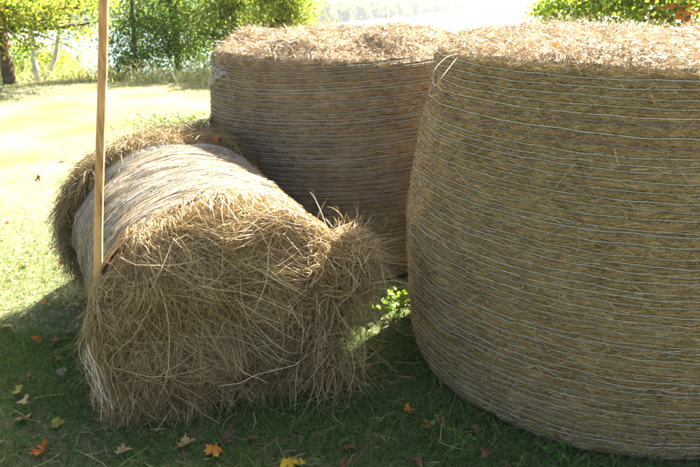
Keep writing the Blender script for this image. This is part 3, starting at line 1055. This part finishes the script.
# ------------------------------------------------------------------ trees
def limb(pts, r0, r1, K=14):
    pts = np.array(pts, float)
    tt = np.linspace(0, len(pts) - 1, K)
    # smooth (Catmull-ish by cosine-smoothed interpolation)
    P = np.stack([np.interp(tt, np.arange(len(pts)), pts[:, k]) for k in range(3)], -1)
    for _ in range(2):
        P[1:-1] = (P[:-2] + 2 * P[1:-1] + P[2:]) / 4
    rr = np.linspace(r0, r1, K) * (1 + .06 * np.sin(np.arange(K) * 1.7))
    return P, rr


def limbs_mesh(name, limbs, mat, parent, sides=9):
    parts = []
    for P, rr in limbs:
        V, F, _ = tube_data(P[None], rr[None, :], None, sides)
        parts.append((V, F, np.zeros((len(V), 3))))
    V, F, c = merge(parts)
    return link(name, np_mesh(name, V, F), mat, parent)


def leaf_cloud(centres, size, col, up=.3, lobed=True):
    """pointed leaf blades folded along the middle: 2 quads each"""
    n = len(centres)
    ax = unit(R.normal(size=(n, 3)) + np.array([0, 0, -.25]))
    nr = unit(R.normal(size=(n, 3)) + np.array([0, 0, up]))
    sd = unit(np.cross(ax, nr)); nr = np.cross(sd, ax)
    s = np.asarray(size).reshape(-1, 1)
    tip = centres + ax * s * .5; bas = centres - ax * s * .5
    l = centres - sd * s * .36 + nr * s * .10; r_ = centres + sd * s * .36 + nr * s * .10
    V = np.stack([bas, r_, tip, l], 1).reshape(-1, 3)
    F = np.arange(n * 4).reshape(-1, 4)
    return V, F, np.repeat(col, 4, 0)


def clumpy(n, n_cl, centre, size, cl_r, flat=1.0, shell=.5):
    """points in leaf clumps spread through an ellipsoid"""
    d = unit(R.normal(size=(n_cl, 3))) * (R.random((n_cl, 1)) ** shell)
    cc = np.array(centre) + d * np.array(size)
    i = R.integers(0, n_cl, n)
    rr = cl_r * R.uniform(.6, 1.4, n_cl)[i][:, None]
    p = cc[i] + R.normal(size=(n, 3)) * rr * np.array([1, 1, .65 * flat])
    return p, i, cc


GREEN = [(.085, .15, .03), (.12, .18, .035), (.17, .20, .04), (.06, .115, .03)]
YELLOW = [(.22, .26, .05), (.30, .28, .05), (.16, .21, .04), (.38, .30, .06)]


def make_tree(name, label, base, trunk_pts, r0, crowns, cols, leaf, n, cl, mat=None, branches=(), group='trees at the lawn edge'):
    root = empty(name, base)
    tag(root, label, 'tree', group)
    lm = [limb(trunk_pts, r0, r0 * .3, 18)]
    for br in branches:
        lm.append(limb(br[0], br[1], br[1] * .3, 12))
    pts, ids = [], []
    tot = sum(w for _, _, w in crowns)
    for (c_, s_, w_) in crowns:
        p, i, ccs = clumpy(int(n * w_ / tot), int(cl * w_ / tot), c_, s_, .11 + .05 * min(s_))
        pts.append(p); ids.append(i)
        # twigs reach out to some clumps
        st = np.array(trunk_pts)
        for cpt in ccs[: max(6, len(ccs) // 4)]:
            j = np.argmin(np.linalg.norm(st - cpt, axis=1))
            a_ = st[j]
            lm.append(limb([a_, (a_ + cpt) / 2 + np.array([0, 0, .1]), cpt], r0 * .16, r0 * .04, 6))
    limbs_mesh('trunk', lm, mat or M['bark'], root, 8)
    p = np.concatenate(pts); i = np.concatenate(ids)
    tone = np.exp(R.normal(size=4000) * .2)[i % 4000]
    c = np.clip(palette(len(p), cols, None, .1) * tone[:, None], 0, 1)
    V, F, cc = leaf_cloud(p, R.uniform(*leaf, len(p)), c)
    link('crown', np_mesh('crown', V, F, cc, smooth=False), M['leaf'], root)
    return root


def gp(u, v, y):
    """point at distance y below pixel (u,v)"""
    p = at_depth(u, v, y)
    return p


def gbase(u, y):
    x = at_depth(u, 90, y)[0]
    return np.array([x, y, float(ground_z(x, y))])


# broad tree at the left edge with a stout trunk
b0 = gbase(11, 10.6)
T = [b0 + np.array(o) for o in ((0, 0, -.05), (-.02, 0, .8), (.03, .05, 1.7), (.0, .1, 2.6), (-.15, .1, 3.6), (-.1, .1, 4.6))]
br = [([T[1] + np.array([0, 0, .25]), gp(28, 30, 10.4), gp(60, 28, 10.3), gp(98, 22, 10.2)], .04),
      ([T[2], gp(40, 8, 10.2), gp(80, 8, 9.9)], .05), ([T[2], gp(-30, 10, 10.4), gp(-70, 5, 10)], .05)]
make_tree('broadleaf_tree', 'stout dark trunked broadleaf tree with yellow green leaves and red creeper', b0, T, .095,
          [(b0 + np.array([-.2, .0, 3.7]), (1.8, 1.3, .9), 4), (gp(5, 8, 10.0), (.4, .4, .25), 1.0), (gp(35, 4, 10.0), (.5, .4, .22), .7), (gp(80, 2, 10.0), (.5, .4, .16), .5), (gp(60, 20, 10.2), (.7, .3, .22), .4), (gp(30, 42, 10.3), (.35, .3, .22), .22), (gp(82, 38, 10.3), (.3, .3, .3), .16), (gp(0, 45, 10.4), (.3, .3, .25), .15)],
          YELLOW + GREEN[:2], (.028, .06), 13000, 360, branches=br)
# creeper on that trunk
tr = [o for o in bpy.data.objects if o.name.startswith('broadleaf_tree')][0]
n = 55
zz = R.normal(.95, .16, n)
p = np.stack([b0[0] + .12 + R.normal(size=n) * .035, b0[1] - .10 + R.normal(size=n) * .04, b0[2] + zz], -1)
V, F, cc = leaf_cloud(p, R.uniform(.04, .08, n), palette(n, [(.5, .03, .025), (.42, .06, .03), (.3, .12, .03)], None, .15))
tag(link('creeper', np_mesh('creeper', V, F, cc, smooth=False), M['leaf'], tr), 'red autumn creeper climbing the trunk')

# two slim birches
for (pts, lab) in (([(40, 92, 11.2), (36, 72, 11.2), (33, 50, 11.3), (30, 10, 11.4), (27, -40, 11.5)], 'slim white birch leaning left behind the tall grass'),
                   ([(44, 92, 11.6), (50, 72, 11.6), (56, 55, 11.6), (60, 20, 11.7), (62, -30, 11.8)], 'slim white birch leaning right beside the other birch')):
    P = [gp(*q) for q in pts]
    P[0][2] = float(ground_z(P[0][0], P[0][1])) - .03
    make_tree('birch_tree', lab, P[0], P, .055, [(P[4], (.7, .7, .6), 2), (P[3] + np.array([0, .3, .3]), (.6, .5, .4), 1)], YELLOW, (.05, .09), 1300, 40, M['birch'])

# undergrowth bushes left of the pole
for u, v, y, sx, szz, lab, cl_ in ((24, 66, 12.2, .75, .5, 'light green bush behind the stout tree trunk', YELLOW[:3] + GREEN),
                              (52, 70, 12.6, .5, .38, 'small light green bush beside the birches', YELLOW)):
    c_ = gp(u, v, y)
    bz = gbase(u, y)
    make_tree('bush', lab, bz, [bz, bz + np.array([0, 0, .3]), c_, c_ + np.array([0, 0, .25])], .03, [(c_, (sx, .5, szz), 1), (c_ + np.array([0, 0, -.35]), (sx * .8, .4, .35), .6)], cl_, (.035, .07), 4200, 70, group='bushes at the lawn edge')

# airy dark tree right of the pole, the lake glinting through it
bz = gbase(135, 12.0)
P = [bz, gp(136, 60, 12.0), gp(133, 25, 12.0), gp(131, -10, 12.0), gp(130, -50, 12.0)]
make_tree('broadleaf_tree', 'airy dark green tree just right of the wooden pole', bz, P, .05,
          [(gp(128, 60, 11.8), (.55, .5, .5), 1), (gp(135, 15, 12.0), (.75, .6, .6), 1.6), (gp(133, -45, 12.0), (.7, .5, .5), 1.2)], GREEN + [(.08, .14, .07)], (.026, .055), 10000, 170)

# three cedars behind the middle bale
for u, y, hw, top, lab, cl_ in ((178, 12.6, .9, -58, 'dense green cedar at the centre of the tree row', GREEN + [(.09, .14, .03)]),
                           (232, 12.2, .9, -64, 'green and gold cedar behind the middle bale', GREEN + YELLOW[:2]),
                           (282, 11.8, .66, -50, 'yellow green cedar at the end of the row beside the lake', YELLOW[:3] + GREEN[1:3])):
    bz = gbase(u, y)
    t_ = gp(u, top, y)
    P = [bz + (t_ - bz) * k_ + np.array([.05 * math.sin(k_ * 5 + u), 0, 0]) for k_ in (0, .25, .5, .75, 1)]
    cr = []
    for k_, wd in ((.18, 1.0), (.36, 1.05), (.54, 1.0), (.7, .9), (.85, .65), (.97, .3)):
        c_ = bz + (t_ - bz) * k_
        cr.append((c_, (hw * wd, hw * wd * .5, .42), wd ** 2))
    make_tree('cedar_tree', lab, bz, P, .07, cr, cl_, (.026, .056), 17000, 420, group='cedars in the tree row')

# maple behind the right bale
bz = gbase(690, 9.4)
P = [bz, gp(690, 40, 9.4), gp(685, 10, 9.4), gp(672, -25, 9.4), gp(668, -70, 9.4)]
br = [([P[1], gp(665, 14, 9.0), gp(640, 22, 8.8)], .035), ([P[2], gp(640, -5, 9.2), gp(585, 2, 9.2), gp(556, 10, 9.1)], .035)]
make_tree('maple_tree', 'green maple with a few orange leaves behind the right bale', bz, P, .09,
          [(gp(562, 6, 9.2), (.3, .4, .2), .5), (gp(590, 4, 9.2), (.62, .5, .24), 1.4), (gp(640, 4, 9.2), (.6, .5, .3), 1.6), (gp(690, -5, 9.4), (.8, .6, .5), 2), (gp(760, -10, 9.6), (.8, .7, .6), 1.6), (gp(640, -55, 9.4), (1.1, .8, .4), 1.6)],
          GREEN[:3] + YELLOW[:2] + [(.10, .16, .025)] , (.038, .072), 13000, 230, branches=br)
mp_ = [o for o in bpy.data.objects if o.name.startswith('maple_tree')][0]
n = 70
p = gp(680, 12, 8.9) + R.normal(size=(n, 3)) * np.array([.2, .15, .07])
V, F, cc = leaf_cloud(p, R.uniform(.07, .12, n), palette(n, [(.45, .10, .03), (.5, .2, .05)], None, .15))
tag(link('turning_leaves', np_mesh('turning_leaves', V, F, cc, smooth=False), M['leaf'], mp_), 'orange turning leaves on the maple')

# ------------------------------------------------------------------ weeds
def weed(name, label, u, v, n, spread_, h, cols, leaf, group):
    g = on_ground(u, v)
    root = empty(name, (g[0], g[1], 0))
    tag(root, label, 'weed', group)
    tips = np.stack([g[0] + R.normal(size=n) * spread_, g[1] + R.normal(size=n) * spread_, R.uniform(.35, 1, n) * h], -1)
    b_ = np.stack([g[0] + R.normal(size=n) * .012, g[1] + R.normal(size=n) * .012, np.zeros(n)], -1)
    P = np.stack([b_, (b_ * .45 + tips * .55) + np.array([0, 0, .01]), tips], 1)
    V, F, cc = tube_data(P, np.full(n, .0009), palette(n, cols, None, .1), 3)
    link('stems', np_mesh('stems', V, F, cc), M['grass'], root)
    c3 = np.repeat(tips, 3, 0) + R.normal(size=(n * 3, 3)) * leaf * .5 * np.array([1, 1, .35])
    V, F, cc = leaf_cloud(c3, R.uniform(.7, 1.2, n * 3) * leaf, palette(n * 3, cols, None, .15), up=2.2)
    link('leaves', np_mesh('leaves', V, F, cc, smooth=False), M['grass'], root)


LG = [(.09, .20, .03), (.12, .22, .03)]
weed('clover_weed', 'small green weed below the orange leaf by the right bale', 430, 433, 7, .03, .05, LG, .02, 'small weeds in the grass')
weed('clover_weed', 'small green weed in the grass under the right bale belly', 459, 452, 5, .02, .05, LG, .018, 'small weeds in the grass')
weed('clover_weed', 'small green weed against the foot of the right bale', 556, 464, 5, .02, .05, LG, .018, 'small weeds in the grass')
weed('leafy_weed', 'sunlit yellow green weed in the gap between the three bales', 397, 318, 40, .05, .12, [(.16, .26, .03), (.22, .28, .04)], .028, 'small weeds in the grass')
weed('leafy_weed', 'green weed on the lawn left of the middle bale', 165, 128, 120, .22, .12, [(.10, .18, .03), (.15, .2, .04)], .032, 'small weeds in the grass')

# ------------------------------------------------------------------ fallen maple leaves
def maple_mesh(name, seed, col, size, curl):
    rg = np.random.default_rng(seed)
    half = [(0, -.42), (.10, -.36), (.30, -.46), (.28, -.28), (.50, -.22), (.40, -.08), (.56, .14), (.34, .12), (.30, .22), (.16, .16), (.20, .40), (.10, .40), (0, .62)]
    outl = half + [(-x, y) for x, y in half[-2:0:-1]]
    P = np.array(outl) * size
    P += rg.normal(size=P.shape) * size * .02
    P = np.concatenate([P, [[0, -.06 * size]]])
    z = curl * ((P[:, 0] ** 2) * 1.4 + .5 * P[:, 1] ** 2 * rg.uniform(-.5, 1.4)) / size + rg.normal(size=len(P)) * size * .06
    z = z + rg.uniform(-.1, .42) * np.abs(P[:, 0])
    P = P * np.array([rg.uniform(.65, 1.0), 1.0])
    V = np.column_stack([P, z])
    n = len(outl)
    F = []
    for i in range(n):
        j = (i + 1) % n
        F.append((i, j, n))
    # stalk as a narrow strip
    k = len(V)
    V = np.concatenate([V, [[-.012 * size, -.40 * size, 0], [.012 * size, -.40 * size, 0], [.04 * size, -.78 * size, .05 * size]]])
    F.append((k, k + 2, k + 1))
    cc = np.tile(np.array(col) * .8, (len(V), 1)) * np.exp(rg.normal(size=(len(V), 1)) * .18)
    return np_mesh(name, V, np.array(F), np.clip(cc, 0, 1), smooth=False)


TANL, BEIGE, ORG, YEL, BRN, RED, PUR = (.36, .22, .10), (.52, .38, .17), (.55, .19, .03), (.72, .46, .03), (.20, .10, .05), (.38, .08, .03), (.20, .12, .08)
LEAVES = [
    (291, 460, .078, YEL, 'bright yellow maple leaf on the grass at the bottom edge', 0),
    (214, 450, .062, (.66, .28, .04), 'orange yellow maple leaf in front of the fallen bale', 0),
    (186, 443, .060, (.45, .30, .12), 'tan leaf beside the orange yellow one in front of the fallen bale', 0),
    (229, 438, .065, PUR, 'dull purple brown leaf against the foot of the fallen bale', 0),
    (253, 437, .045, BRN, 'small russet leaf standing in front of the fallen bale', 0),
    (348, 446, .060, BRN, 'dull brown leaf in the shaded grass below the hay tuft', 0),
    (346, 465, .050, (.25, .11, .06), 'dark brown leaf at the bottom edge below the hay tuft', 0),
    (410, 411, .055, ORG, 'small orange leaf left of the right bale foot', 0),
    (427, 425, .045, (.42, .16, .04), 'orange brown leaf above the green weed by the right bale', 0),
    (443, 424, .050, (.36, .2, .09), 'curled tan leaf touching the right bale foot', 0),
    (416, 462, .055, (.28, .11, .07), 'reddish brown leaf at the bottom edge near the right bale', 0),
    (474, 430, .05, BRN, 'brown leaf tucked against the right bale belly', 0),
    (487, 455, .05, (.3, .1, .05), 'red brown leaf in front of the right bale at the bottom', 0),
    (36, 339, .055, ORG, 'orange leaf in the shade at the sunlit edge of the lawn', 0),
    (55, 343, .070, (.40, .17, .05), 'large orange brown leaf left of the frayed hay', 0),
    (59, 356, .055, TANL, 'narrow tan leaf below the large orange brown one', 0),
    (61, 372, .055, (.33, .24, .15), 'greyish tan leaf left of the hanging net ends', 0),
    (18, 391, .060, (.36, .33, .05), 'yellow green leaf in the shaded grass at the left edge', 0),
    (25, 402, .080, BEIGE, 'large beige leaf lying upper of the two pale leaves', 0),
    (23, 418, .075, (.50, .34, .15), 'beige leaf lying lower of the two pale leaves', 0),
    (57, 423, .055, (.42, .34, .06), 'dull yellow leaf below the beige pair', 0),
    (42, 450, .085, (.55, .16, .03), 'orange red leaf at the bottom left corner', 0),
    (124, 452, .062, BEIGE, 'single beige leaf below the hanging net ends', 0),
    (23, 379, .04, BRN, 'small brown leaf above the yellow green leaf', 0),
    (46, 302, .05, (.55, .25, .06), 'orange leaf on the sunlit grass beside the pole foot', 0),
    (78, 305, .07, (.5, .34, .15), 'pale tan leaf against the pole foot', 0),
    (6, 326, .07, (.55, .36, .16), 'pale pinkish leaf at the left edge of the sunlit grass', 0),
    (56, 297, .05, (.58, .4, .2), 'pale orange leaf on the sunlit grass by the pole', 0),
    (39, 176, .11, (.16, .07, .04), 'dark curled leaf alone on the bright lawn', 0),
    (62, 262, .05, (.5, .2, .06), 'orange leaf below the hay hanging at the far end', 0),
    (6, 224, .06, (.42, .16, .06), 'red brown leaf at the left edge of the bright lawn', 0),
    (50, 248, .05, (.38, .13, .06), 'russet leaf on the bright lawn left of the fallen bale', 0),
    (28, 262, .05, (.45, .22, .07), 'orange brown leaf on the bright lawn near the left edge', 0),
    (66, 158, .08, (.5, .3, .12), 'tan leaf far out on the bright lawn left of the pole', 0),
]


def put_leaf(idx, pos, size, col, label, flatness=.35, group='fallen leaves'):
    o = link('maple_leaf', maple_mesh('maple_leaf', 100 + idx, col, size, R.uniform(-.8, 1.4)), M['dry_leaf'])
    o.location = pos
    o.rotation_euler = (R.normal() * flatness, R.normal() * flatness, R.uniform(0, 6.28))
    tag(o, label, 'leaf', group)


for i, (u, v, s_, c_, lab, _) in enumerate(LEAVES):
    g = on_ground(u, v, .026)
    put_leaf(i, (g[0], g[1], .026 + float(ground_z(g[0], g[1]))), s_ * (1.0 if i < 3 else .85), c_, lab, .10 if i < 3 else .33)


def hit_top(u, v, zf, guess):
    """pixel to a point on a roughly level top of height zf"""
    return on_ground(u, v, zf)


g = lb_surf(1.18, 1.0, .03); put_leaf(60, g, .055, (.62, .25, .08), 'orange leaf on the far top edge of the fallen bale', .4)
g = lb_surf(2.0, .72, .012); put_leaf(61, g, .026, (.42, .10, .05), 'small red leaf on the netted top of the fallen bale', .4)
g = on_ground(276, 52, 1.17); put_leaf(62, (g[0], 3.62, 1.175), .06, (.7, .33, .06), 'orange leaf in the hay on top of the middle bale', .5)
g = on_ground(556, 50, 1.26); put_leaf(63, (g[0], g[1], 1.268), .045, (.6, .26, .09), 'orange leaf in the hay on top of the right bale', .4)
g = right_place(np.array(math.radians(218)), np.array(.62), .012)

# ------------------------------------------------------------------ haze
V = np.array([[x, y, z] for z in (-36.5, 7.5) for y in (-80, 2500) for x in (-2000, 2000)], float)
F = np.array([[0, 2, 3, 1], [4, 5, 7, 6], [0, 1, 5, 4], [2, 6, 7, 3], [0, 4, 6, 2], [1, 3, 7, 5]])
m, nt, out = mat_new('haze_air')
vol = node(nt, 'ShaderNodeVolumePrincipled')
vol.inputs['Color'].default_value = (.93, .97, 1, 1)
vol.inputs['Density'].default_value = .00025
vol.inputs['Anisotropy'].default_value = .0
nt.links.new(vol.outputs[0], out.inputs['Volume'])
hz = link('haze', np_mesh('haze', V, F, smooth=False), m)
tag(hz, 'bright haze over the lake and the far shore', 'haze', kind='stuff')
